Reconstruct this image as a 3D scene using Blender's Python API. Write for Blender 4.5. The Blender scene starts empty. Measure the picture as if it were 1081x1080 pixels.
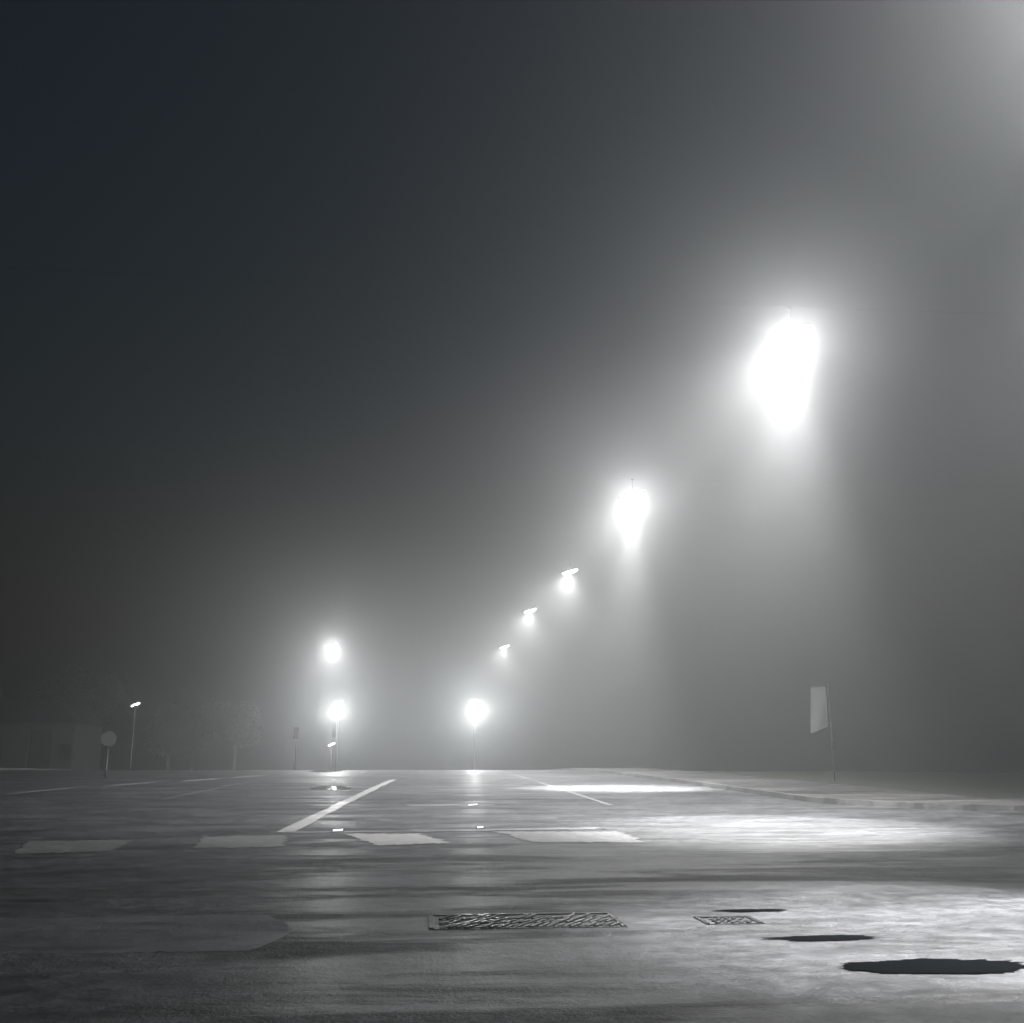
import bpy, bmesh, math, random
from mathutils import Vector, Matrix, noise as mn
R = math.radians
S = bpy.context.scene
C = S.collection
random.seed(7)

# ------------------------------------------------------------------ camera
F = 1080.0; PW, PH = 1081.0, 1080.0
CAMH = 1.2
PITCH = math.atan(268.0 / F)
YAW = math.atan(94.5 * math.cos(PITCH) / F)
cd = bpy.data.cameras.new('camera'); cam = bpy.data.objects.new('camera', cd); C.objects.link(cam)
cam.location = (0, 0, CAMH)
cam.rotation_euler = (math.pi / 2 + PITCH, 0, -YAW)
cd.sensor_width = 36; cd.lens = 36 * F / PW
cd.clip_start = 0.05; cd.clip_end = 3000
S.camera = cam
CM = cam.rotation_euler.to_matrix()

def ray(px, py):
    return (CM @ Vector(((px - PW / 2) / F, -(py - PH / 2) / F, -1))).normalized()

# ------------------------------------------------------------------ night sky (all real light comes from the street lights)
W = bpy.data.worlds.new("World"); S.world = W; W.use_nodes = True
nt = W.node_tree; bg = nt.nodes['Background']
sky = nt.nodes.new('ShaderNodeTexSky'); sky.sky_type = 'NISHITA'; sky.sun_disc = False
sky.sun_elevation = R(-2); sky.sun_rotation = R(200); sky.air_density = 1.0; sky.dust_density = 3.0
tint = nt.nodes.new('ShaderNodeVectorMath'); tint.operation = 'MULTIPLY'; tint.inputs[1].default_value = (.72, 1.0, 1.12)
nt.links.new(sky.outputs[0], tint.inputs[0]); nt.links.new(tint.outputs[0], bg.inputs[0]); bg.inputs[1].default_value = 0.15
S.view_settings.view_transform = 'Standard'; S.view_settings.look = 'None'
S.view_settings.gamma = 1; S.view_settings.exposure = -0.4
S.view_settings.use_curve_mapping = False
cy = S.cycles
cy.volume_bounces = 0
cy.max_bounces = 5; cy.diffuse_bounces = 1; cy.glossy_bounces = 2
cy.use_denoising = True
cy.use_adaptive_sampling = False
cy.sample_clamp_indirect = 2.0
cy.blur_glossy = 0.5

# ------------------------------------------------------------------ ground profile
def sm(a, b, x):
    t = max(0, min(1, (x - a) / (b - a))); return t * t * (3 - 2 * t)
def gz(x, y):
    """gentle rise towards a crest some 65 m ahead, then falling away"""
    t = max(0, min(1, (y - 9) / 55)); up = 0.93 * t * (1.25 - .25 * t * t)
    up *= sm(-6, 16, y) if y < 16 else 1
    dn = -1.7 * sm(62, 150, y)
    side = -0.10 * sm(22, 60, abs(x))
    return up + dn + side

def G(px, py, off=0.0):
    d = ray(px, py); t = 1.0; o = Vector((0, 0, CAMH)); prev = 1.0
    while t < 400:
        p = o + d * t
        if p.z < gz(p.x, p.y) + off: break
        prev = t; t += 0.1 if t < 60 else 0.4
    a, b = prev, t
    for _ in range(20):
        m = (a + b) / 2; p = o + d * m
        if p.z < gz(p.x, p.y) + off: b = m
        else: a = m
    return o + d * b
def ATZ(px, py, z):
    d = ray(px, py); t = (z - CAMH) / d.z
    return Vector((0, 0, CAMH)) + d * t
def ATY(px, py, y):
    d = ray(px, py); t = y / d.y
    return Vector((0, 0, CAMH)) + d * t

# ------------------------------------------------------------------ helpers
def obj(name, bm, mat, parent=None, smooth=False):
    me = bpy.data.meshes.new(name); bm.to_mesh(me); bm.free()
    if smooth:
        for p in me.polygons: p.use_smooth = True
    me.materials.append(mat)
    o = bpy.data.objects.new(name, me); C.objects.link(o)
    if parent: o.parent = parent
    return o
def struct(name, bm, mat, smooth=False):
    o = obj(name, bm, mat, None, smooth); o['kind'] = 'structure'; return o
def tag(o, label, cat, group=None):
    o['label'] = label; o['category'] = cat
    if group: o['group'] = group
    return o
def thing(name, label, cat, loc, rz=0, group=None):
    o = bpy.data.objects.new(name, None); C.objects.link(o)
    o.location = loc; o.rotation_euler = (0, 0, rz); o.empty_display_size = .3
    return tag(o, label, cat, group)
def dup(root, loc, rz, label, group=None):
    r = root.copy(); C.objects.link(r); r.location = loc; r.rotation_euler = (0, 0, rz)
    r['label'] = label
    if group: r['group'] = group
    for ch in list(root.children):
        c = ch.copy(); C.objects.link(c); c.parent = r
        for g in ch.children:
            d = g.copy(); C.objects.link(d); d.parent = c
    return r
def box(bm, x0, x1, y0, y1, z0, z1, bev=0.0, rot=None, at=None):
    r = bmesh.ops.create_cube(bm, size=1)
    vs = r['verts']
    for v in vs:
        v.co = Vector(((x0 + x1) / 2 + v.co.x * (x1 - x0), (y0 + y1) / 2 + v.co.y * (y1 - y0), (z0 + z1) / 2 + v.co.z * (z1 - z0)))
    if bev:
        es = list({e for v in vs for e in v.link_edges})
        rr = bmesh.ops.bevel(bm, geom=es, offset=bev, segments=2, affect='EDGES', profile=.6)
        vs = list(set(rr['verts']) | {v for v in vs if v.is_valid})
    if rot is not None:
        bmesh.ops.rotate(bm, verts=vs, cent=at or Vector((0, 0, 0)), matrix=rot)
    return vs
def tube(bm, pts, rads, n=12, caps=True):
    pts = [Vector(p) for p in pts]; rings = []
    ref = None
    for i, p in enumerate(pts):
        if i == 0: t = pts[1] - p
        elif i == len(pts) - 1: t = p - pts[i - 1]
        else: t = pts[i + 1] - pts[i - 1]
        t.normalize()
        if ref is None: ref = Vector((1, 0, 0)) if abs(t.x) < .8 else Vector((0, 1, 0))
        u = (ref - t * ref.dot(t)).normalized(); w = t.cross(u); ref = u
        r = rads[i] if isinstance(rads, (list, tuple)) else rads
        rings.append([bm.verts.new(p + (u * math.cos(a) + w * math.sin(a)) * r) for a in [2 * math.pi * k / n for k in range(n)]])
    for a, b in zip(rings, rings[1:]):
        for k in range(n): bm.faces.new((a[k], a[(k + 1) % n], b[(k + 1) % n], b[k]))
    if caps:
        bm.faces.new(rings[0][::-1]); bm.faces.new(rings[-1])
def lathe(bm, prof, n=20, c=(0, 0, 0)):
    rings = []
    for r, z in prof:
        rings.append([bm.verts.new((c[0] + r * math.cos(2 * math.pi * k / n), c[1] + r * math.sin(2 * math.pi * k / n), c[2] + z)) for k in range(n)])
    for a, b in zip(rings, rings[1:]):
        for k in range(n): bm.faces.new((a[k], a[(k + 1) % n], b[(k + 1) % n], b[k]))
    bm.faces.new(rings[0][::-1]); bm.faces.new(rings[-1])

# ------------------------------------------------------------------ materials
def nmat(name):
    m = bpy.data.materials.new(name); m.use_nodes = True
    return m, m.node_tree, m.node_tree.nodes['Principled BSDF']
def plain(name, col, rough=.5, metal=0, var=.25, scale=6, bump=0.0):
    m, t, b = nmat(name); N = t.nodes
    tc = N.new('ShaderNodeTexCoord'); no = N.new('ShaderNodeTexNoise'); no.inputs['Scale'].default_value = scale; no.inputs['Detail'].default_value = 6
    t.links.new(tc.outputs['Object'], no.inputs['Vector'])
    mr = N.new('ShaderNodeMapRange'); mr.inputs[3].default_value = 1 - var; mr.inputs[4].default_value = 1 + var
    t.links.new(no.outputs['Fac'], mr.inputs[0])
    mx = N.new('ShaderNodeVectorMath'); mx.operation = 'SCALE'; mx.inputs[0].default_value = col
    t.links.new(mr.outputs[0], mx.inputs['Scale']); t.links.new(mx.outputs[0], b.inputs['Base Color'])
    b.inputs['Roughness'].default_value = rough; b.inputs['Metallic'].default_value = metal
    if bump:
        bp = N.new('ShaderNodeBump'); bp.inputs['Strength'].default_value = bump; bp.inputs['Distance'].default_value = .02
        t.links.new(no.outputs['Fac'], bp.inputs['Height']); t.links.new(bp.outputs[0], b.inputs['Normal'])
    return m

def wet(name, dark, light, r_wet, r_dry, fine=60, wetscale=(.35, .9), wlo=.42, whi=.6, bumpd=.012, worn=None, seed=0.0, spec=.5):
    """wet asphalt / concrete: grain + damp patches that are smoother and darker"""
    m, t, b = nmat(name); N = t.nodes; L = t.links
    b.inputs['Specular IOR Level'].default_value = spec
    ge = N.new('ShaderNodeNewGeometry')
    mp = N.new('ShaderNodeMapping'); mp.inputs['Scale'].default_value = (wetscale[0], wetscale[1], 1); mp.inputs['Location'].default_value = (seed, seed * 1.7, 0)
    L.new(ge.outputs['Position'], mp.inputs['Vector'])
    n1 = N.new('ShaderNodeTexNoise'); n1.inputs['Scale'].default_value = 1; n1.inputs['Detail'].default_value = 7; n1.inputs['Roughness'].default_value = .62; n1.inputs['Distortion'].default_value = .4
    L.new(mp.outputs[0], n1.inputs['Vector'])
    w = N.new('ShaderNodeMapRange'); w.interpolation_type = 'SMOOTHSTEP'; w.inputs[1].default_value = wlo; w.inputs[2].default_value = whi
    L.new(n1.outputs['Fac'], w.inputs[0])
    n2 = N.new('ShaderNodeTexNoise'); n2.inputs['Scale'].default_value = fine; n2.inputs['Detail'].default_value = 4; n2.inputs['Roughness'].default_value = .7
    L.new(ge.outputs['Position'], n2.inputs['Vector'])
    n3 = N.new('ShaderNodeTexNoise'); n3.inputs['Scale'].default_value = 5; n3.inputs['Detail'].default_value = 8; n3.inputs['Roughness'].default_value = .7
    L.new(ge.outputs['Position'], n3.inputs['Vector'])
    mxf = N.new('ShaderNodeMath'); mxf.operation = 'MULTIPLY'; L.new(n2.outputs['Fac'], mxf.inputs[0]); L.new(n3.outputs['Fac'], mxf.inputs[1])
    mc = N.new('ShaderNodeMapRange'); mc.inputs[1].default_value = .12; mc.inputs[2].default_value = .4
    L.new(mxf.outputs[0], mc.inputs[0])
    cm = N.new('ShaderNodeMix'); cm.data_type = 'RGBA'; cm.inputs['A'].default_value = (*dark, 1); cm.inputs['B'].default_value = (*light, 1)
    L.new(mc.outputs[0], cm.inputs['Factor'])
    n5 = N.new('ShaderNodeTexNoise'); n5.inputs['Scale'].default_value = .8; n5.inputs['Detail'].default_value = 9; n5.inputs['Roughness'].default_value = .68; n5.inputs['Distortion'].default_value = .6
    mp5 = N.new('ShaderNodeMapping'); mp5.inputs['Scale'].default_value = (.7, 1.7, 1); L.new(ge.outputs['Position'], mp5.inputs['Vector']); L.new(mp5.outputs[0], n5.inputs['Vector'])
    m5 = N.new('ShaderNodeMapRange'); m5.inputs[1].default_value = .36; m5.inputs[2].default_value = .64; m5.inputs[3].default_value = .5; m5.inputs[4].default_value = 1.5
    L.new(n5.outputs['Fac'], m5.inputs[0])
    s5 = N.new('ShaderNodeVectorMath'); s5.operation = 'SCALE'; L.new(cm.outputs['Result'], s5.inputs[0]); L.new(m5.outputs[0], s5.inputs['Scale'])
    L.new(s5.outputs[0], b.inputs['Base Color'])
    rr = N.new('ShaderNodeMapRange'); rr.inputs[3].default_value = r_dry; rr.inputs[4].default_value = r_wet
    L.new(w.outputs[0], rr.inputs[0]); L.new(rr.outputs[0], b.inputs['Roughness'])
    bs = N.new('ShaderNodeMapRange'); bs.inputs[3].default_value = 1.0; bs.inputs[4].default_value = .35
    L.new(w.outputs[0], bs.inputs[0])
    ad = N.new('ShaderNodeMath'); ad.operation = 'MULTIPLY_ADD'; ad.inputs[1].default_value = 2.2
    L.new(n3.outputs['Fac'], ad.inputs[0]); L.new(n2.outputs['Fac'], ad.inputs[2])
    bp = N.new('ShaderNodeBump'); bp.inputs['Distance'].default_value = bumpd
    L.new(bs.outputs[0], bp.inputs['Strength']); L.new(ad.outputs[0], bp.inputs['Height']); L.new(bp.outputs[0], b.inputs['Normal'])
    if worn:
        # worn paint: chips let the asphalt colour through
        n4 = N.new('ShaderNodeTexNoise'); n4.inputs['Scale'].default_value = 9; n4.inputs['Detail'].default_value = 9; n4.inputs['Roughness'].default_value = .75
        L.new(ge.outputs['Position'], n4.inputs['Vector'])
        m4 = N.new('ShaderNodeMapRange'); m4.inputs[1].default_value = worn - .05; m4.inputs[2].default_value = worn + .07
        L.new(n4.outputs['Fac'], m4.inputs[0])
        c2 = N.new('ShaderNodeMix'); c2.data_type = 'RGBA'; c2.inputs['A'].default_value = (.06, .06, .06, 1)
        L.new(m4.outputs[0], c2.inputs['Factor']); L.new(cm.outputs['Result'], c2.inputs['B'])
        L.new(c2.outputs['Result'], b.inputs['Base Color'])
    return m

M_asph = wet('wet_asphalt', (.008, .009, .010), (.095, .097, .102), .36, .66, fine=38, bumpd=.034, wetscale=(.22, 1.1), wlo=.40, whi=.56, spec=.22)
M_patch = wet('patch_asphalt', (.03, .032, .036), (.09, .094, .10), .42, .62, seed=3, fine=42, bumpd=.02, spec=.4)
M_pave = wet('wet_concrete', (.03, .03, .03), (.10, .10, .10), .20, .5, fine=40, wetscale=(.12, .6), seed=9)
M_kerb = wet('kerb_concrete', (.05, .05, .05), (.12, .12, .12), .3, .5, fine=50, seed=2)
M_paint = wet('road_paint', (.17, .17, .17), (.32, .32, .32), .3, .5, fine=50, worn=.37)
M_worn = wet('worn_paint', (.08, .08, .083), (.17, .17, .175), .4, .6, fine=50, worn=.44)
M_grass = plain('verge_grass', (.035, .045, .028), .9, 0, .5, 30, .6)
M_metal = plain('dark_painted_steel', (.045, .046, .048), .6, 0, .2, 4)
M_dark = plain('dark_housing', (.02, .021, .022), .55, 0, .2, 8)
M_iron = plain('cast_iron', (.05, .051, .053), .24, .6, .5, 25, .5)
M_wall = plain('render_wall', (.03, .03, .032), .85, 0, .2, 1.5, .2)
M_roof = plain('roof_tile', (.02, .02, .022), .7, 0, .3, 5, .3)
M_bark = plain('bark', (.05, .045, .04), .9, 0, .4, 8, .8)
M_leaf = plain('leaf', (.03, .038, .026), .6, 0, .5, 1.3)
M_white = plain('white_sheet', (.75, .76, .76), .5, 0, .06, 3)
M_puddle = None
m, t, b = nmat('standing_water'); M_puddle = m
b.inputs['Base Color'].default_value = (.012, .013, .015, 1); b.inputs['Roughness'].default_value = .04; b.inputs['IOR'].default_value = 1.33
wn = t.nodes.new('ShaderNodeTexNoise'); wn.inputs['Scale'].default_value = 14; wn.inputs['Detail'].default_value = 3
gg = t.nodes.new('ShaderNodeNewGeometry'); t.links.new(gg.outputs['Position'], wn.inputs['Vector'])
wb = t.nodes.new('ShaderNodeBump'); wb.inputs['Strength'].default_value = .25; wb.inputs['Distance'].default_value = .01
t.links.new(wn.outputs['Fac'], wb.inputs['Height']); t.links.new(wb.outputs[0], b.inputs['Normal'])

def emit(name, strength, col=(1, 1, 1)):
    m = bpy.data.materials.new(name); m.use_nodes = True; t = m.node_tree; t.nodes.clear()
    o = t.nodes.new('ShaderNodeOutputMaterial'); e = t.nodes.new('ShaderNodeEmission')
    e.inputs[0].default_value = (*col, 1); e.inputs[1].default_value = strength
    t.links.new(e.outputs[0], o.inputs[0])
    m.cycles.emission_sampling = 'NONE'
    return m
M_lens = emit('lit_lens', 14.0, (1, .985, .96))
M_siglens = emit('lit_signal', 4.0, (.96, 1, .97))
M_door = emit('lit_doorway', .02, (1, .96, .9))
M_globe = emit('dim_globe', .10)
M_cloth = plain('banner_cloth', (.17, .173, .18), .7, 0, .2, 3)
M_tar = plain('tar', (.0022, .0027, .003), .95, 0, .3, 20, .3)
M_tar.node_tree.nodes['Principled BSDF'].inputs['Specular IOR Level'].default_value = 0
M_joint = wet('joint_asphalt', (.012, .012, .013), (.06, .06, .062), .4, .65, fine=42, spec=.3)
M_glint = emit('painted_glint', 2.6, (1, 1, 1))  # glint put into the stud lens as emission; the stud is no lamp
M_smalllens = emit('lit_small_lens', 18, (1, 1, .98))

# ------------------------------------------------------------------ haze
HAZE = 0.0098
bm = bmesh.new(); box(bm, -330, 330, -30, 420, -4.0, 14.5)
hz = bpy.data.materials.new('haze_air'); hz.use_nodes = True; t = hz.node_tree; t.nodes.clear()
o_ = t.nodes.new('ShaderNodeOutputMaterial'); pv = t.nodes.new('ShaderNodeVolumePrincipled')
pv.inputs['Color'].default_value = (.96, .985, 1, 1); pv.inputs['Density'].default_value = HAZE; pv.inputs['Anisotropy'].default_value = .83
t.links.new(pv.outputs[0], o_.inputs['Volume'])
hz.cycles.volume_sampling = 'MULTIPLE_IMPORTANCE'
hzo = obj('haze', bm, hz); hzo['kind'] = 'stuff'; hzo.display_type = 'WIRE'

# ------------------------------------------------------------------ ground sheets
def sheet(name, x0, x1, y0, y1, dz, mat, nx, ny, xf=None, kind='structure'):
    bm = bmesh.new(); g = []
    for j in range(ny + 1):
        y = y0 + (y1 - y0) * j / ny; row = []
        for i in range(nx + 1):
            x = x0 + (x1 - x0) * i / nx
            row.append(bm.verts.new((x, y, gz(x, y) + dz)))
        g.append(row)
    for j in range(ny):
        for i in range(nx): bm.faces.new((g[j][i], g[j][i + 1], g[j + 1][i + 1], g[j + 1][i]))
    return struct(name, bm, mat, True)
KX = 9.3          # right kerb line
LX = -25.0        # far left kerb line
YC = 21.0         # where the right-hand corner begins
# ground: one big grid, dense near
def axis(lim0, lim1, dense0, dense1, step, far):
    v = []; x = lim0
    while x < lim1 + 1e-6:
        v.append(x); x += step if dense0 <= x < dense1 else far
    if v[-1] < lim1: v.append(lim1)
    return v
bm = bmesh.new(); xs = axis(-320, 320, -60, 60, 3, 20); ys = axis(-25, 410, -25, 155, 1.5, 15); g = []
for y in ys: g.append([bm.verts.new((x, y, gz(x, y) - .07)) for x in xs])
for a, b_ in zip(g, g[1:]):
    for i in range(len(xs) - 1): bm.faces.new((a[i], a[i + 1], b_[i + 1], b_[i]))
struct('ground', bm, M_grass, True)
sheet('road', LX, KX, -20, 150, 0.0, M_asph, 36, 340)
# cross street running to both sides in front of the crossing
sheet('cross_street', KX + .001, 75, -20, YC + 6, 0.0, M_asph, 40, 60)
sheet('side_street', -75, LX - .001, -20, YC + 6, 0.0, M_asph, 40, 60)

def raised(name, poly, h, mat, label=None):
    """slab with top following the ground; poly = list of (x,y) strips [(xl,xr,y)...]"""
    bm = bmesh.new(); T = []; B = []
    for xl, xr, y in poly:
        n = 8
        T.append([bm.verts.new((xl + (xr - xl) * i / n, y, gz(xl + (xr - xl) * i / n, y) + h)) for i in range(n + 1)])
        B.append([bm.verts.new((xl + (xr - xl) * i / n, y, gz(xl + (xr - xl) * i / n, y) - .15)) for i in range(n + 1)])
    for j in range(len(T) - 1):
        for i in range(len(T[0]) - 1): bm.faces.new((T[j][i], T[j][i + 1], T[j + 1][i + 1], T[j + 1][i]))
        bm.faces.new((T[j][0], T[j + 1][0], B[j + 1][0], B[j][0]))
        bm.faces.new((T[j][-1], B[j][-1], B[j + 1][-1], T[j + 1][-1]))
    for i in range(len(T[0]) - 1):
        bm.faces.new((T[0][i], B[0][i], B[0][i + 1], T[0][i + 1])); bm.faces.new((T[-1][i], T[-1][i + 1], B[-1][i + 1], B[-1][i]))
    return bm
def corner(x, side, y, r=5.0):
    """kerb radius at the junction corner"""
    dy = y - YC
    if dy >= r: return x
    return x + side * (r - math.sqrt(max(0, r * r - (r - dy) ** 2)))
yy = [YC + 5 * (1 - math.cos(math.pi / 2 * k / 8)) for k in range(9)] + [27 + k * 2 for k in range(62)]
poly = [(corner(KX, 1, y) + .18, max(KX + 4.2, corner(KX, 1, y) + .4), y) for y in yy]
struct('pavement', raised('p', poly, .12, M_pave), M_pave)
poly = [(corner(KX, 1, y), corner(KX, 1, y) + .176, y - .004) for y in yy]
struct('kerb', raised('k', poly, .128, M_kerb), M_kerb)
# pavement along the cross street
struct('pavement', raised('p', [(KX + 4.25, 75, y) for y in (YC + .2, YC + 1, YC + 2, YC + 3.2)], .12, M_pave), M_pave)
struct('kerb', raised('k', [(KX + 5, 75, y) for y in (YC, YC + .17)], .13, M_kerb), M_kerb)
poly = [(LX - 3, corner(LX, -1, y) - .18, y) for y in yy[3:]]
struct('pavement', raised('p', poly, .12, M_pave), M_pave)
poly = [(corner(LX, -1, y) - .176, corner(LX, -1, y), y - .004) for y in yy]
struct('kerb', raised('k', poly, .128, M_kerb), M_kerb)

# ------------------------------------------------------------------ painted markings, traced onto the road surface
def ribbon(name, quad, dz, mat, n=26, jit=.035):
    """quad: four ground points (x,y): near-left, near-right, far-right, far-left"""
    a, b, c, d = [Vector((q.x, q.y)) for q in quad]
    bm = bmesh.new(); g = []
    for j in range(n + 1):
        v = j / n; row = []
        for i in range(n + 1):
            u = i / n; p = (a * (1 - u) + b * u) * (1 - v) + (d * (1 - u) + c * u) * v
            if i in (0, n) or j in (0, n): p = p + Vector((random.gauss(0, jit), random.gauss(0, jit * 1.6)))
            row.append(bm.verts.new((p.x, p.y, gz(p.x, p.y) + dz)))
        g.append(row)
    for j in range(n):
        for i in range(n): bm.faces.new((g[j][i], g[j][i + 1], g[j + 1][i + 1], g[j + 1][i]))
    return struct(name, bm, mat)
def V(x, y): return Vector((x, y, 0))
def quadpx(name, pts, mat=M_paint, dz=.006): return ribbon(name, [G(*p) for p in pts], dz, mat)
# crossing blocks
quadpx('crossing_stripe', [(398, 893), (478, 890), (440, 880.5), (362, 880.5)])
quadpx('crossing_stripe', [(562, 889.5), (684, 890), (652, 878.5), (522, 878)], M_worn)
quadpx('crossing_stripe', [(205, 896), (300, 894), (302, 882), (214, 883.5)], M_worn)
quadpx('crossing_stripe', [(12, 902), (118, 899), (140, 887), (30, 889)], M_worn)
# stop line and the thin line ahead
quadpx('stop_line', [(298, 880.2), (640, 875.6), (640, 873.6), (302, 878.4)], M_worn)
quadpx('lane_line', [(428, 851.2), (522, 850.6), (520, 849), (430, 849.6)], M_worn)
# lane line on the left, edge line on the right
def line(name, x, y0, y1, w, skew=0.0):
    n = max(2, int((y1 - y0)))
    for k in range(1):
        bm = bmesh.new(); pr = None
        for j in range(n + 1):
            y = y0 + (y1 - y0) * j / n; xx = x + skew * (y - y0)
            a = bm.verts.new((xx - w / 2, y, gz(xx, y) + .006)); b = bm.verts.new((xx + w / 2, y, gz(xx, y) + .006))
            if pr: bm.faces.new((pr[0], pr[1], b, a))
            pr = (a, b)
        struct(name, bm, M_worn)
p0 = G(300, 879); p1 = G(402, 829)
bm = bmesh.new(); pr = None
for j in range(25):
    y = p0.y + (p1.y + 6 - p0.y) * j / 24; x = p0.x + (p1.x - p0.x) * (y - p0.y) / (p1.y - p0.y)
    a = bm.verts.new((x - .13 + random.gauss(0, .015), y, gz(x, y) + .006)); b = bm.verts.new((x + .13 + random.gauss(0, .015), y, gz(x, y) + .006))
    if pr: bm.faces.new((pr[0], pr[1], b, a))
    pr = (a, b)
struct('lane_line', bm, M_paint)
p0 = G(640, 862); p1 = G(500, 821)
line('edge_line', 4.3, 24, 66, .14)
# faint second lane line further left
line('lane_line', -6.4, 27, 60, .13)
for (xa, ya, xb, yb) in ((14, 837.5, 76, 832), (116, 829.5, 167, 825.6), (192, 824.6, 232, 822.2), (246, 821, 280, 818.6)):
    pa, pb = G(xa, ya), G(xb, yb)
    ribbon('lane_dash', [V(pa.x, pa.y - 1.0), V(pb.x, pb.y - 1.2), V(pb.x, pb.y + 1.2), V(pa.x, pa.y + 1.0)], .006, M_paint)

# resurfaced strips and tar joints
def blob(name, c, rx, ry, dz, mat, n=160, seed=0, rough=.18, rot=0, stuff=False):
    bm = bmesh.new(); vs = []
    for k in range(n):
        a = 2 * math.pi * k / n
        r = 1 + rough * mn.noise(Vector((math.cos(a) * 1.7, math.sin(a) * 1.7, seed * 3.1))) * 2 + .16 * mn.noise(Vector((math.cos(a) * 7, math.sin(a) * 7, seed))) + .08 * mn.noise(Vector((math.cos(a) * 23, math.sin(a) * 23, seed)))
        x = math.cos(a) * rx * r; y = math.sin(a) * ry * r
        x, y = x * math.cos(rot) - y * math.sin(rot), x * math.sin(rot) + y * math.cos(rot)
        vs.append(bm.verts.new((c.x + x, c.y + y, gz(c.x + x, c.y + y) + dz)))
    bm.faces.new(vs)
    return struct(name, bm, mat)
quad = [G(-40, 1008), G(262, 1004), G(284, 966), G(-40, 970)]
a_, b_, c_, d_ = quad
pc = (b_ + c_) / 2
bm = bmesh.new(); g = []
for j in range(13):
    v = j / 12; row = []
    for i in range(61):
        u = i / 60; q_ = a_.lerp(d_, v).lerp(b_.lerp(c_, v), u)
        x = q_.x + .22 * math.sin(math.pi * v) * u ** 6 + .04 * mn.noise(Vector((i * .5, j * .5, 0))); y = q_.y + .07 * mn.noise(Vector((i * .45, 5 + (j > 6) * 9, 0)))
        row.append(bm.verts.new((x, y, gz(x, y) + .0016)))
    g.append(row)
for j in range(12):
    for i in range(60): bm.faces.new((g[j][i], g[j][i + 1], g[j + 1][i + 1], g[j + 1][i]))
struct('road_patch', bm, M_patch)
blob('tar_patch', G(985, 1021), .60, .22, .008, M_tar, seed=1, rough=.12)
blob('tar_patch', G(870, 991), .42, .10, .008, M_tar, seed=2, rough=.2)
blob('tar_patch', G(792, 962), .28, .07, .008, M_tar, seed=3, rough=.2)
blob('puddle', G(345, 814), .9, 4.5, .008, M_puddle, seed=4)
blob('puddle', G(348, 832), .7, 1.3, .008, M_puddle, seed=6)

# tar-sealed joints
ribbon('tar_joint', [G(650, 885), G(1010, 888), G(1010, 886.5), G(650, 883.5)], .003, M_joint, 60, .05)

# ------------------------------------------------------------------ drain grates
def grate(px0, px1, py0, py1, label):
    a = G((px0 + px1) / 2, (py0 + py1) / 2); l = G(px0, (py0 + py1) / 2).x; r = G(px1, (py0 + py1) / 2).x
    d = G(px0, py0).y - G(px0, py1).y
    w = r - l
    t = thing('drain_grate', label, 'drain grate', (a.x, a.y, gz(a.x, a.y) + .004), 0, 'iron drain grates sunk in the foreground asphalt')
    bm = bmesh.new()
    box(bm, -w / 2, w / 2, -d / 2, -d / 2 + .03, -.02, .001, .0005); box(bm, -w / 2, w / 2, d / 2 - .04, d / 2, -.02, .006, .002)
    box(bm, -w / 2, -w / 2 + .04, -d / 2 + .041, d / 2 - .041, -.02, .005, .002); box(bm, w / 2 - .04, w / 2, -d / 2 + .041, d / 2 - .041, -.02, .005, .002)
    obj('frame', bm, M_iron, t)
    bm = bmesh.new(); k = -w / 2 + .08
    while k < w / 2 - .12:
        for j in range(3):
            yy0 = -d / 2 + .05 + (d - .1) * j / 3
            vs = box(bm, k, k + .028, yy0, yy0 + (d - .1) / 3 - .03, -.004, .003 + random.random() * .008, .003)
            bmesh.ops.rotate(bm, verts=vs, cent=Vector((k, yy0, 0)), matrix=Matrix.Rotation(-.6 + random.uniform(-.05, .05), 3, 'Z'))
            bmesh.ops.rotate(bm, verts=vs, cent=Vector((k, yy0, .01)), matrix=Matrix.Rotation(random.uniform(-.04, .09), 3, 'X'))
        k += .062
    obj('grating', bm, M_iron, t)
    return t
grate(452, 655, 965, 980, 'long black iron drain grate glinting in the wet foreground asphalt')
grate(738, 800, 968, 976, 'short black iron drain grate beside the thin puddle, right of the long grate')

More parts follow.
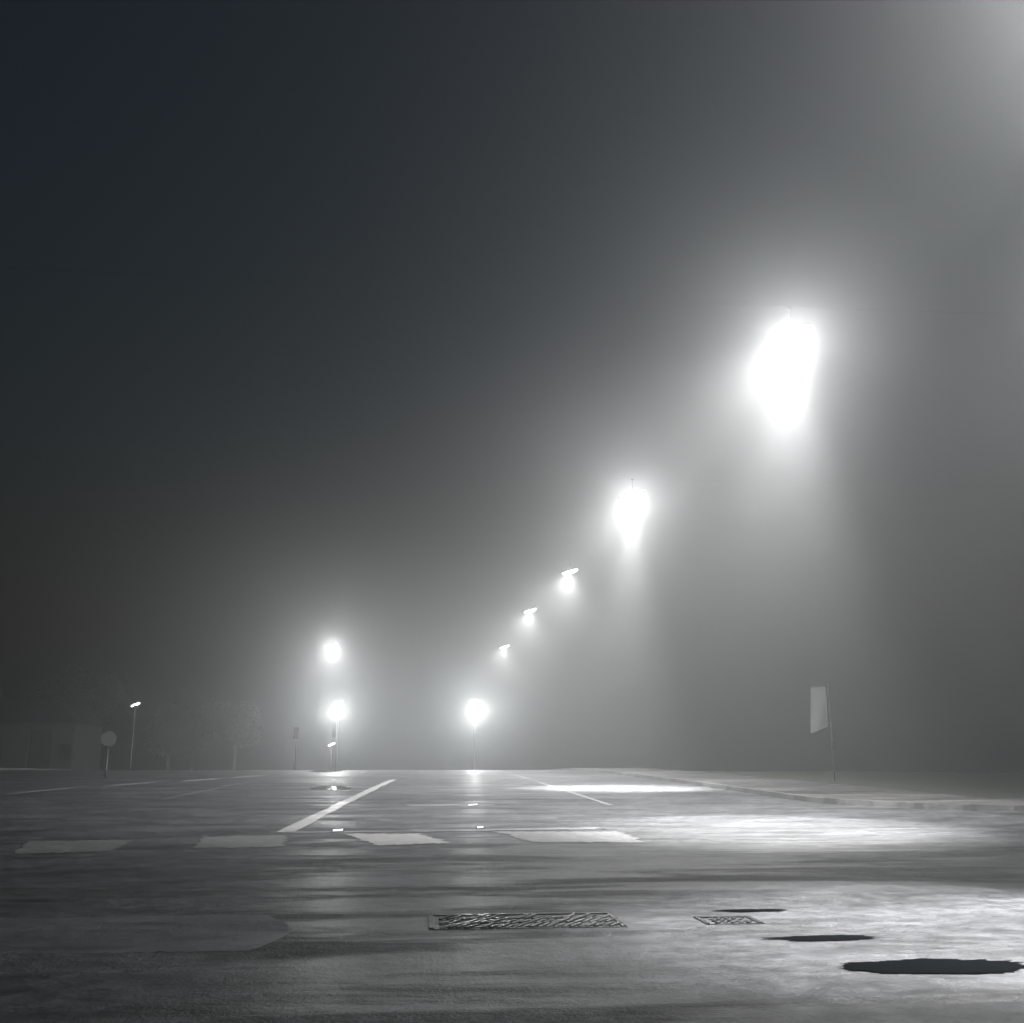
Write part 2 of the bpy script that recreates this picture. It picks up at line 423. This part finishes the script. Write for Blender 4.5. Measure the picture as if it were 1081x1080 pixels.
# ------------------------------------------------------------------ lights
def lamp_light(name, loc, power, col=(1, .99, .975), up=.25, radius=.12, face=None, cut=(.45, 1.0), parent=None, expo=1.0, beam=0.0, aim=None, bcut=.93):
    ld = bpy.data.lights.new(name, 'POINT'); ld.energy = power; ld.color = col; ld.shadow_soft_size = radius
    ld.use_nodes = True; t = ld.node_tree; N = t.nodes; em = N['Emission']
    tc = N.new('ShaderNodeTexCoord'); dt = N.new('ShaderNodeVectorMath'); dt.operation = 'DOT_PRODUCT'
    dt.inputs[1].default_value = face or (0, 0, -1)
    t.links.new(tc.outputs['Normal'], dt.inputs[0])
    mr = N.new('ShaderNodeMapRange'); mr.interpolation_type = 'SMOOTHSTEP'
    mr.inputs[1].default_value = cut[0]; mr.inputs[2].default_value = cut[1]; mr.inputs[3].default_value = up; mr.inputs[4].default_value = 1
    mr.inputs[3].default_value = 0
    pw = N.new('ShaderNodeMath'); pw.operation = 'POWER'; pw.inputs[1].default_value = expo
    ad = N.new('ShaderNodeMath'); ad.operation = 'ADD'; ad.inputs[1].default_value = up
    t.links.new(dt.outputs['Value'], mr.inputs[0]); t.links.new(mr.outputs[0], pw.inputs[0]); t.links.new(pw.outputs[0], ad.inputs[0]); 
    last = ad
    if beam:      # the lamp's own narrow main beam
        d2 = N.new('ShaderNodeVectorMath'); d2.operation = 'DOT_PRODUCT'; d2.inputs[1].default_value = tuple(Vector(aim).normalized())
        t.links.new(tc.outputs['Normal'], d2.inputs[0])
        m2 = N.new('ShaderNodeMapRange'); m2.interpolation_type = 'SMOOTHSTEP'; m2.inputs[1].default_value = bcut; m2.inputs[2].default_value = 1; m2.inputs[3].default_value = 0; m2.inputs[4].default_value = beam
        t.links.new(d2.outputs['Value'], m2.inputs[0])
        last = N.new('ShaderNodeMath'); last.operation = 'ADD'; t.links.new(ad.outputs[0], last.inputs[0]); t.links.new(m2.outputs[0], last.inputs[1])
    t.links.new(last.outputs[0], em.inputs['Strength'])
    o = bpy.data.objects.new(name, ld); C.objects.link(o); o.location = loc
    if parent: o.parent = parent
    return o

# ------------------------------------------------------------------ street lamps hung on wires across the road
def street_lamp(label, px, py, z, power, up=.25, expo=5.0, face=(0, 0, -1), beam=0, spot=None, bcut=.93, group='street lamps hung over the road', q=1.0, yfix=None, tilt=.3):
    p = ATZ(px, py, z) if yfix is None else ATY(px, py, yfix)
    t = thing('street_lamp', label, 'street lamp', p, 0, group)
    TM = Matrix.Rotation(-tilt, 3, 'Y')
    # clamp and short rod that hang the lamp from its wire
    bm = bmesh.new(); tube(bm, [(0, 0, .1 * q), (0, 0, .62)], .008, 8); box(bm, -.04, .04, -.014, .014, .61, .65, .004)
    obj('hanger', bm, M_dark, t)
    bm = bmesh.new(); rings = []
    for u, w_, hh in ((0, .06, .05), (.08, .13, .08), (.3, .19, .13), (.7, .19, .13), (.92, .13, .08), (1.0, .06, .05)):
        cx = (u - .5) * 1.0 * q; cz = .09 * q
        rings.append([bm.verts.new(TM @ Vector((cx, math.cos(a) * w_ * q, cz + max(-.3, math.sin(a)) * hh * q))) for a in [2 * math.pi * k / 14 for k in range(14)]])
    for a, b in zip(rings, rings[1:]):
        for k in range(14): bm.faces.new((a[k], a[(k + 1) % 14], b[(k + 1) % 14], b[k]))
    bm.faces.new(rings[0][::-1]); bm.faces.new(rings[-1])
    bmesh.ops.recalc_face_normals(bm, faces=bm.faces)
    hd = obj('lamp_head', bm, M_dark, t, True)
    bm = bmesh.new(); bmesh.ops.create_uvsphere(bm, u_segments=16, v_segments=8, radius=1)
    for v in bm.verts:
        v.co = TM @ Vector((v.co.x * .38 * q, v.co.y * .15 * q, .02 + v.co.z * .10 * q))
    obj('lens', bm, M_lens, hd, True)
    lamp_light('lamp_light', (0, 0, -.22 * q), power, up=up / power, parent=t, cut=(-.6, 1.0), expo=expo, face=tuple(face), beam=beam / power, aim=(spot - p) if spot else None, bcut=bcut)
    return t
def span(label, y, z, xs, xr=62.0, xl=-42.0):
    """two posts and the wire between them; the wire sags to the lamps it carries"""
    t = thing('span_wire', label, 'span wire', (xr, y, gz(xr, y)), 0, 'wires across the road that carry the lamps')
    zw = z + .64 - gz(xr, y)
    pts = [(xl - xr, zw + 1.0)] + [(x - xr, zw) for x in sorted(xs)] + [(0, zw + .8)]
    bm = bmesh.new()
    for (xa, za), (xb, zb) in zip(pts, pts[1:]):
        n = 8; tube(bm, [(xa + (xb - xa) * k / n, 0, za + (zb - za) * k / n - .12 * math.sin(math.pi * k / n)) for k in range(n + 1)], .0025, 6)
    obj('wire', bm, M_dark, t)
    for x0 in (0, xl - xr):
        bm = bmesh.new(); tube(bm, [(x0, 0, -.3), (x0, 0, 5), (x0, 0, zw + 1.1)], [.11, .09, .07], 12); obj('post', bm, M_metal, t, True)

L5 = ATZ(533, 683, 10)
AWAY = Vector((-.26, .55, -.79)).normalized()      # the two strong lamps throw their light up the street
LAMPS = [('nearest street lamp on the right, its head above the upper right corner', 1330, -178, 6500, 430, 9, (-.42, -.10, -.89), 85000, G(1075, 985), .95),
 ('biggest glowing street lamp, upper right, in the widest white halo', 835, 354, 50000, 1300, 5, AWAY, 66000, G(815, 874), .925),
 ('second glowing street lamp down the right row, with a round white halo', 668, 525, 48000, 1250, 5, AWAY, 140000, G(655, 832), .935),
 ('third street lamp of the right row, a slanted streak under the second halo', 602, 604, 42000, 190, 3.0, AWAY, 0, None, .9),
 ('fourth street lamp of the right row, a small slanted streak', 560, 645, 42000, 190, 3.0, AWAY, 0, None, .9),
 ('fifth and farthest street lamp of the right row, just above the right traffic signal', 533, 683, 42000, 190, 3.0, AWAY, 0, None, .9)]
SPN = ['wire and posts carrying the lamp above the upper right corner', 'wire and posts carrying the biggest glowing lamp', 'wire and posts carrying the second glowing lamp',
       'wire and posts carrying the third lamp of the right row', 'wire and posts carrying the fourth lamp of the right row', 'farthest wire, carrying both the lone left lamp and the fifth right lamp']
tl = street_lamp('lone bright street lamp above the left traffic signal', 351, 681, 10, 16000, up=1500, expo=4, yfix=L5.y)
for (lb, px, py, pw, up, ct, fc, bm_, sp_, bc_), sl in zip(LAMPS, SPN):
    tt = street_lamp(lb, px, py, 10, pw, up, ct, fc, bm_, sp_, bc_)
    span(sl, tt.location.y, tt.location.z, [tt.location.x] + ([tl.location.x] if 'fifth' in lb else []))

# ------------------------------------------------------------------ traffic signals
def traffic_signal(label, px, py, y, side, power):
    p = ATY(px, py, y)
    bx = p.x; g0 = gz(bx, y); h = p.z - g0
    t = thing('traffic_signal', label, 'traffic light', (bx, y, g0), 0, 'lit traffic signals either side of the road')
    bm = bmesh.new(); tube(bm, [(0, .18, -.1), (0, .18, h + .75)], .04, 12)
    box(bm, -.03, .03, .07, .18, h - .3, h - .24); box(bm, -.03, .03, .07, .18, h + .5, h + .56)
    obj('pole', bm, M_metal, t, False)
    bm = bmesh.new(); box(bm, -.33, .33, .055, .075, h - .42, h + .95, .004); obj('backboard', bm, M_dark, t)
    bm = bmesh.new(); box(bm, -.17, .17, -.13, .05, h - .22, h + .78, .03)
    hs = obj('housing', bm, M_dark, t)
    for k, zz in enumerate((h + .62, h + .31, h)):
        bm = bmesh.new(); pts = []
        # visor: half tube hood
        n = 12; A = []; B_ = []
        for i in range(n + 1):
            a = math.pi * (-.12 + 1.24 * i / n)
            A.append(bm.verts.new((math.cos(a) * .125, -.131, zz + math.sin(a) * .125)))
            B_.append(bm.verts.new((math.cos(a) * .125, -.131 - .2 * (.35 + .65 * max(0, math.sin(a))), zz + math.sin(a) * .125)))
        for i in range(n): bm.faces.new((A[i], A[i + 1], B_[i + 1], B_[i]))
        obj('visor', bm, M_dark, t)
        bm = bmesh.new(); bmesh.ops.create_uvsphere(bm, u_segments=16, v_segments=8, radius=1)
        for v in bm.verts: v.co = Vector((v.co.x * .11, -.132 + v.co.y * .03, zz + v.co.z * .11))
        obj('lens', bm, M_siglens if k == 2 else M_dark, t, True)
    lamp_light('signal_light', (0, -.45, h), power, col=(.96, 1, .98), up=.0, radius=.1, face=(0, -1, 0), cut=(-.3, .8), parent=t)
    return t
traffic_signal('lit traffic signal on the right of the road, haloed in the fog', 501, 752, 76, 1, 2500)
traffic_signal('lit traffic signal on the left of the road, below the lone lamp', 357, 752, 76, -1, 2200)

# ------------------------------------------------------------------ small post lamps
def post_lamp(label, px, py, y, s=1.0, power=12):
    p = ATY(px, py, y); g0 = gz(p.x, y); h = p.z - g0
    t = thing('post_lamp', label, 'post lamp', (p.x, y, g0), 0, 'small post lamps seen as short streaks')
    bm = bmesh.new(); tube(bm, [(0, 0, -.1), (0, 0, .5), (0, 0, h - .12)], [.06, .045, .035], 10); obj('pole', bm, M_dark, t, True)
    bm = bmesh.new(); lathe(bm, [(.04, -.12), (.10, -.08), (.10, -.05)], 14, (0, 0, h)); obj('collar', bm, M_dark, t)
    bm = bmesh.new(); bmesh.ops.create_uvsphere(bm, u_segments=14, v_segments=8, radius=1)
    for v in bm.verts: v.co = Vector((v.co.x * .30 * s, v.co.y * .10 * s, h + v.co.z * .075 * s + v.co.x * .12 * s))
    obj('lens', bm, M_smalllens, t, True)
    bm = bmesh.new(); vs = box(bm, -.34 * s, .34 * s, -.13 * s, .13 * s, h + .09 * s, h + .13 * s, .015, Matrix.Rotation(-.35, 3, 'Y'), Vector((0, 0, h))); obj('cap', bm, M_dark, t)
    if power: lamp_light('lamp_light', (0, -.3, h), power, up=.3, radius=.06, parent=t)
    return t
post_lamp('small bright post lamp alone in the dark on the far left', 143, 744, 62, .85, 14)
post_lamp('tiny low post lamp just under the left traffic signal', 350, 786, 88, 1.0, 30)

# ------------------------------------------------------------------ road studs; the lens glow is added to stand in for glints
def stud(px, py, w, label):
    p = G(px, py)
    t = thing('road_stud', label, 'road stud', (p.x, p.y, gz(p.x, p.y) + .004), 0, 'road studs with painted glints')
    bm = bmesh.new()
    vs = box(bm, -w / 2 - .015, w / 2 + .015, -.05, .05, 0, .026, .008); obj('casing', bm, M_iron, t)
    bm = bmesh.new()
    vs = box(bm, -w / 2, w / 2, -.056, -.04, .006, .03, .004, Matrix.Rotation(-.06, 3, 'Y')); obj('lens', bm, M_glint, t)
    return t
stud(357, 877.5, .16, 'small stud with a bright painted glint on the stop line, left of the crossing blocks')
stud(499, 850.5, .22, 'stud with a bright painted glint on the short thin line ahead of the stop line')
stud(507, 874.5, .10, 'stud with a dim painted glint on the stop line between two crossing blocks')
stud(1036, 846.5, .13, 'lone stud with a faint painted glint far out on the right side')

# ------------------------------------------------------------------ signs
def globe_lamp(label, px, py, y, r):
    p = ATY(px, py, y); g0 = gz(p.x, y); h = p.z - g0
    t = thing('globe_lamp', label, 'globe lamp', (p.x, y, g0), 0)
    bm = bmesh.new(); tube(bm, [(0, 0, -.1), (0, 0, .4), (0, 0, h - r)], [.06, .045, .035], 10); obj('pole', bm, M_dark, t, True)
    bm = bmesh.new(); lathe(bm, [(.05, -r - .06), (.12, -r - .02), (.14, -r * .85)], 14, (0, 0, h)); obj('collar', bm, M_dark, t)
    bm = bmesh.new(); bmesh.ops.create_uvsphere(bm, u_segments=24, v_segments=14, radius=r)
    for v in bm.verts: v.co.z += h
    obj('globe', bm, M_globe, t, True)
globe_lamp('dim round globe lamp on a post, below the small bright post lamp on the left', 115, 780, 44, .30)
def banner(label, px, py, y, w, hh):
    p = ATY(px, py, y); g0 = gz(p.x, y); h = p.z - g0
    t = thing('street_banner', label, 'banner', (p.x + w * .62, y, g0), -.1)
    bm = bmesh.new(); tube(bm, [(0, 0, -.1), (0, 0, h + hh * .62)], .025, 10); obj('pole', bm, M_dark, t, True)
    bm = bmesh.new()
    tube(bm, [(0, 0, h + hh / 2 + .02), (-w - .15, 0, h + hh / 2 + .02)], .018, 8); obj('bracket', bm, M_dark, t)
    bm = bmesh.new(); g = []
    nx, nz = 10, 22
    for j in range(nz + 1):
        v = j / nz; row = []
        for i in range(nx + 1):
            u = i / nx
            wav = .06 * math.sin(u * 5 + v * 3) * (v ** .7)
            low = hh * (.5 - v) - (.18 * (1 - u) * v * hh)
            row.append(bm.verts.new((-.1 - w * (1 - u) - .12 * v * (1 - u), wav, h + low)))
        g.append(row)
    for j in range(nz):
        for i in range(nx): bm.faces.new((g[j][i], g[j][i + 1], g[j + 1][i + 1], g[j + 1][i]))
    r = bmesh.ops.solidify(bm, geom=bm.faces[:], thickness=.006)
    obj('cloth', bm, M_cloth, t, True)
banner('pale hanging banner on a dark pole on the right, floating in the fog', 866, 746, 42, .62, 1.6)

# pedestrian signal head silhouetted left of the signal
p = ATY(313, 774, 62); g0 = gz(p.x, 62); h = p.z - g0
t = thing('pedestrian_signal', 'small dark unlit pedestrian signal silhouetted left of the glow', 'pedestrian signal', (p.x, 62, g0), 0)
bm = bmesh.new(); tube(bm, [(0, .12, -.1), (0, .12, h + .3)], .035, 10); obj('pole', bm, M_dark, t, True)
bm = bmesh.new(); box(bm, -.15, .15, -.1, .08, h - .32, h + .32, .02); obj('housing', bm, M_dark, t)
for zz in (h + .15, h - .15):
    bm = bmesh.new(); box(bm, -.11, .11, -.2, -.101, zz + .1, zz + .12, .004); obj('visor', bm, M_dark, t)

# ------------------------------------------------------------------ trees
def tree(label, x, y, h, cr, seed, leaves=11000, name='broadleaf_tree'):
    rnd = random.Random(seed); g0 = gz(x, y) - .02
    t = thing(name, label, 'tree', (x, y, g0), 0, 'dark trees in the fog on the left')
    bm = bmesh.new(); th = h * .42
    lean = Vector((rnd.uniform(-.3, .3), rnd.uniform(-.3, .3), 0))
    top = Vector((0, 0, th)) + lean
    tube(bm, [(0, 0, -.2), lean * .3 + Vector((0, 0, th * .5)), top], [.24, .18, .13], 10)
    tips = []
    for k in range(9):
        a = k * 2.4 + rnd.random(); l = cr * rnd.uniform(.55, .95)
        st = Vector((0, 0, 0)).lerp(top, rnd.uniform(.75, 1.0))
        e = st + Vector((math.cos(a) * l, math.sin(a) * l, rnd.uniform(.25, .95) * (h - th) * .9))
        mid = st.lerp(e, .5) + Vector((0, 0, .3 * l * .5))
        tube(bm, [st, mid, e], [.09, .05, .02], 6); tips += [e, mid]
        for _ in range(3):
            e2 = mid.lerp(e, rnd.random()) + Vector((rnd.gauss(0, .5), rnd.gauss(0, .5), rnd.uniform(.1, 1.0))) * cr * .35
            tube(bm, [mid, e2], [.035, .012], 5); tips.append(e2)
    obj('trunk', bm, M_bark, t, True)
    bm = bmesh.new()
    rad = [rnd.uniform(.25, .5) * cr for _ in tips]
    for _ in range(leaves):
        i = rnd.randrange(len(tips)); d = Vector((rnd.gauss(0, 1), rnd.gauss(0, 1), rnd.gauss(0, .8))); d.normalize()
        c = tips[i] + d * rad[i] * rnd.random() ** .45
        s = rnd.uniform(.07, .17); u = Vector((rnd.gauss(0, 1), rnd.gauss(0, 1), rnd.gauss(0, 1))).normalized(); w = u.orthogonal().normalized()
        vs = [bm.verts.new(c + u * s), bm.verts.new(c + w * s * .55), bm.verts.new(c - u * s), bm.verts.new(c - w * s * .55)]
        bm.faces.new(vs)
    obj('crown', bm, M_leaf, t)
def tpx(px, y): return ATY(px, 790, y).x
TR = [(248, 96, 6.6, 2.0, 'small round tree left of the left traffic signal'),
      (205, 104, 7.6, 2.9, 'bushy tree between the small post lamp and the small round tree'),
      (178, 100, 5.0, 2.3, 'low tree right of the small post lamp'),
      (78, 104, 9.6, 4.2, 'tall dark tree left of the small post lamp, behind the low dark house')]
for i, (px, y, h, cr, lb) in enumerate(TR): tree(lb, tpx(px, y), y, h, cr, 40 + i)

# ------------------------------------------------------------------ building on the left with the lit doorway
dp = G(40, 812)
dy = 86.0; dx = ATY(42, 785, dy).x
gb = gz(dx, dy)
b0 = thing('house', 'low dark house at the far left edge with a dimly lit doorway', 'house', (dx, dy, gb), 0)
W0, W1, DW, DH = -9.5, 2.6, .9, 3.3
bm = bmesh.new()
box(bm, W0, -DW, 0, .3, -.2, 3.9); box(bm, DW, W1, 0, .3, -.2, 3.9); box(bm, -DW, DW, .003, .297, DH, 3.897)
box(bm, W0 + .002, W0 + .3, .301, 7, -.2, 3.9); box(bm, W1 - .3, W1 - .002, .301, 7, -.2, 3.9); box(bm, W0, W1, 7.001, 7.3, -.2, 3.9)
obj('wall', bm, M_wall, b0)
bm = bmesh.new()
pr = [(-.4, 3.903), (3.65, 6.0), (7.7, 3.903)]
A = [bm.verts.new((W0 - .3 + (3.4 if z > 4 else 0), y, z)) for y, z in pr]; B = [bm.verts.new((W1 + .3 - (3.4 if z > 4 else 0), y, z)) for y, z in pr]
bm.faces.new(A); bm.faces.new(B[::-1])
for i in range(3): bm.faces.new((A[i], B[i], B[(i + 1) % 3], A[(i + 1) % 3]))
bmesh.ops.recalc_face_normals(bm, faces=bm.faces)
rf = obj('roof', bm, M_roof, b0)
bm = bmesh.new(); box(bm, -5.2, -4.6, 2.6, 3.2, 4.9, 6.7, .02); obj('chimney', bm, M_wall, rf)
bm = bmesh.new(); box(bm, -DW, DW, .2, .25, -.02, DH - .002); d_ = obj('door', bm, M_door, b0)
bm = bmesh.new(); box(bm, -DW - .1, -DW, -.04, -.003, -.02, DH + .1, .01); box(bm, DW, DW + .1, -.04, -.003, -.02, DH + .1, .01); box(bm, -DW - .002, DW + .002, -.038, -.003, DH, DH + .1, .01)
obj('door_frame', bm, M_wall, d_)
for wx in (-5.6, -3.2, 2.0):
    bm = bmesh.new(); box(bm, wx - .5, wx + .5, -.03, -.003, 1.0, 2.3, .01); w_ = obj('window', bm, M_wall, b0)
    bm = bmesh.new(); box(bm, wx - .42, wx + .42, -.045, -.031, 1.08, 2.22); obj('pane', bm, M_puddle, w_)
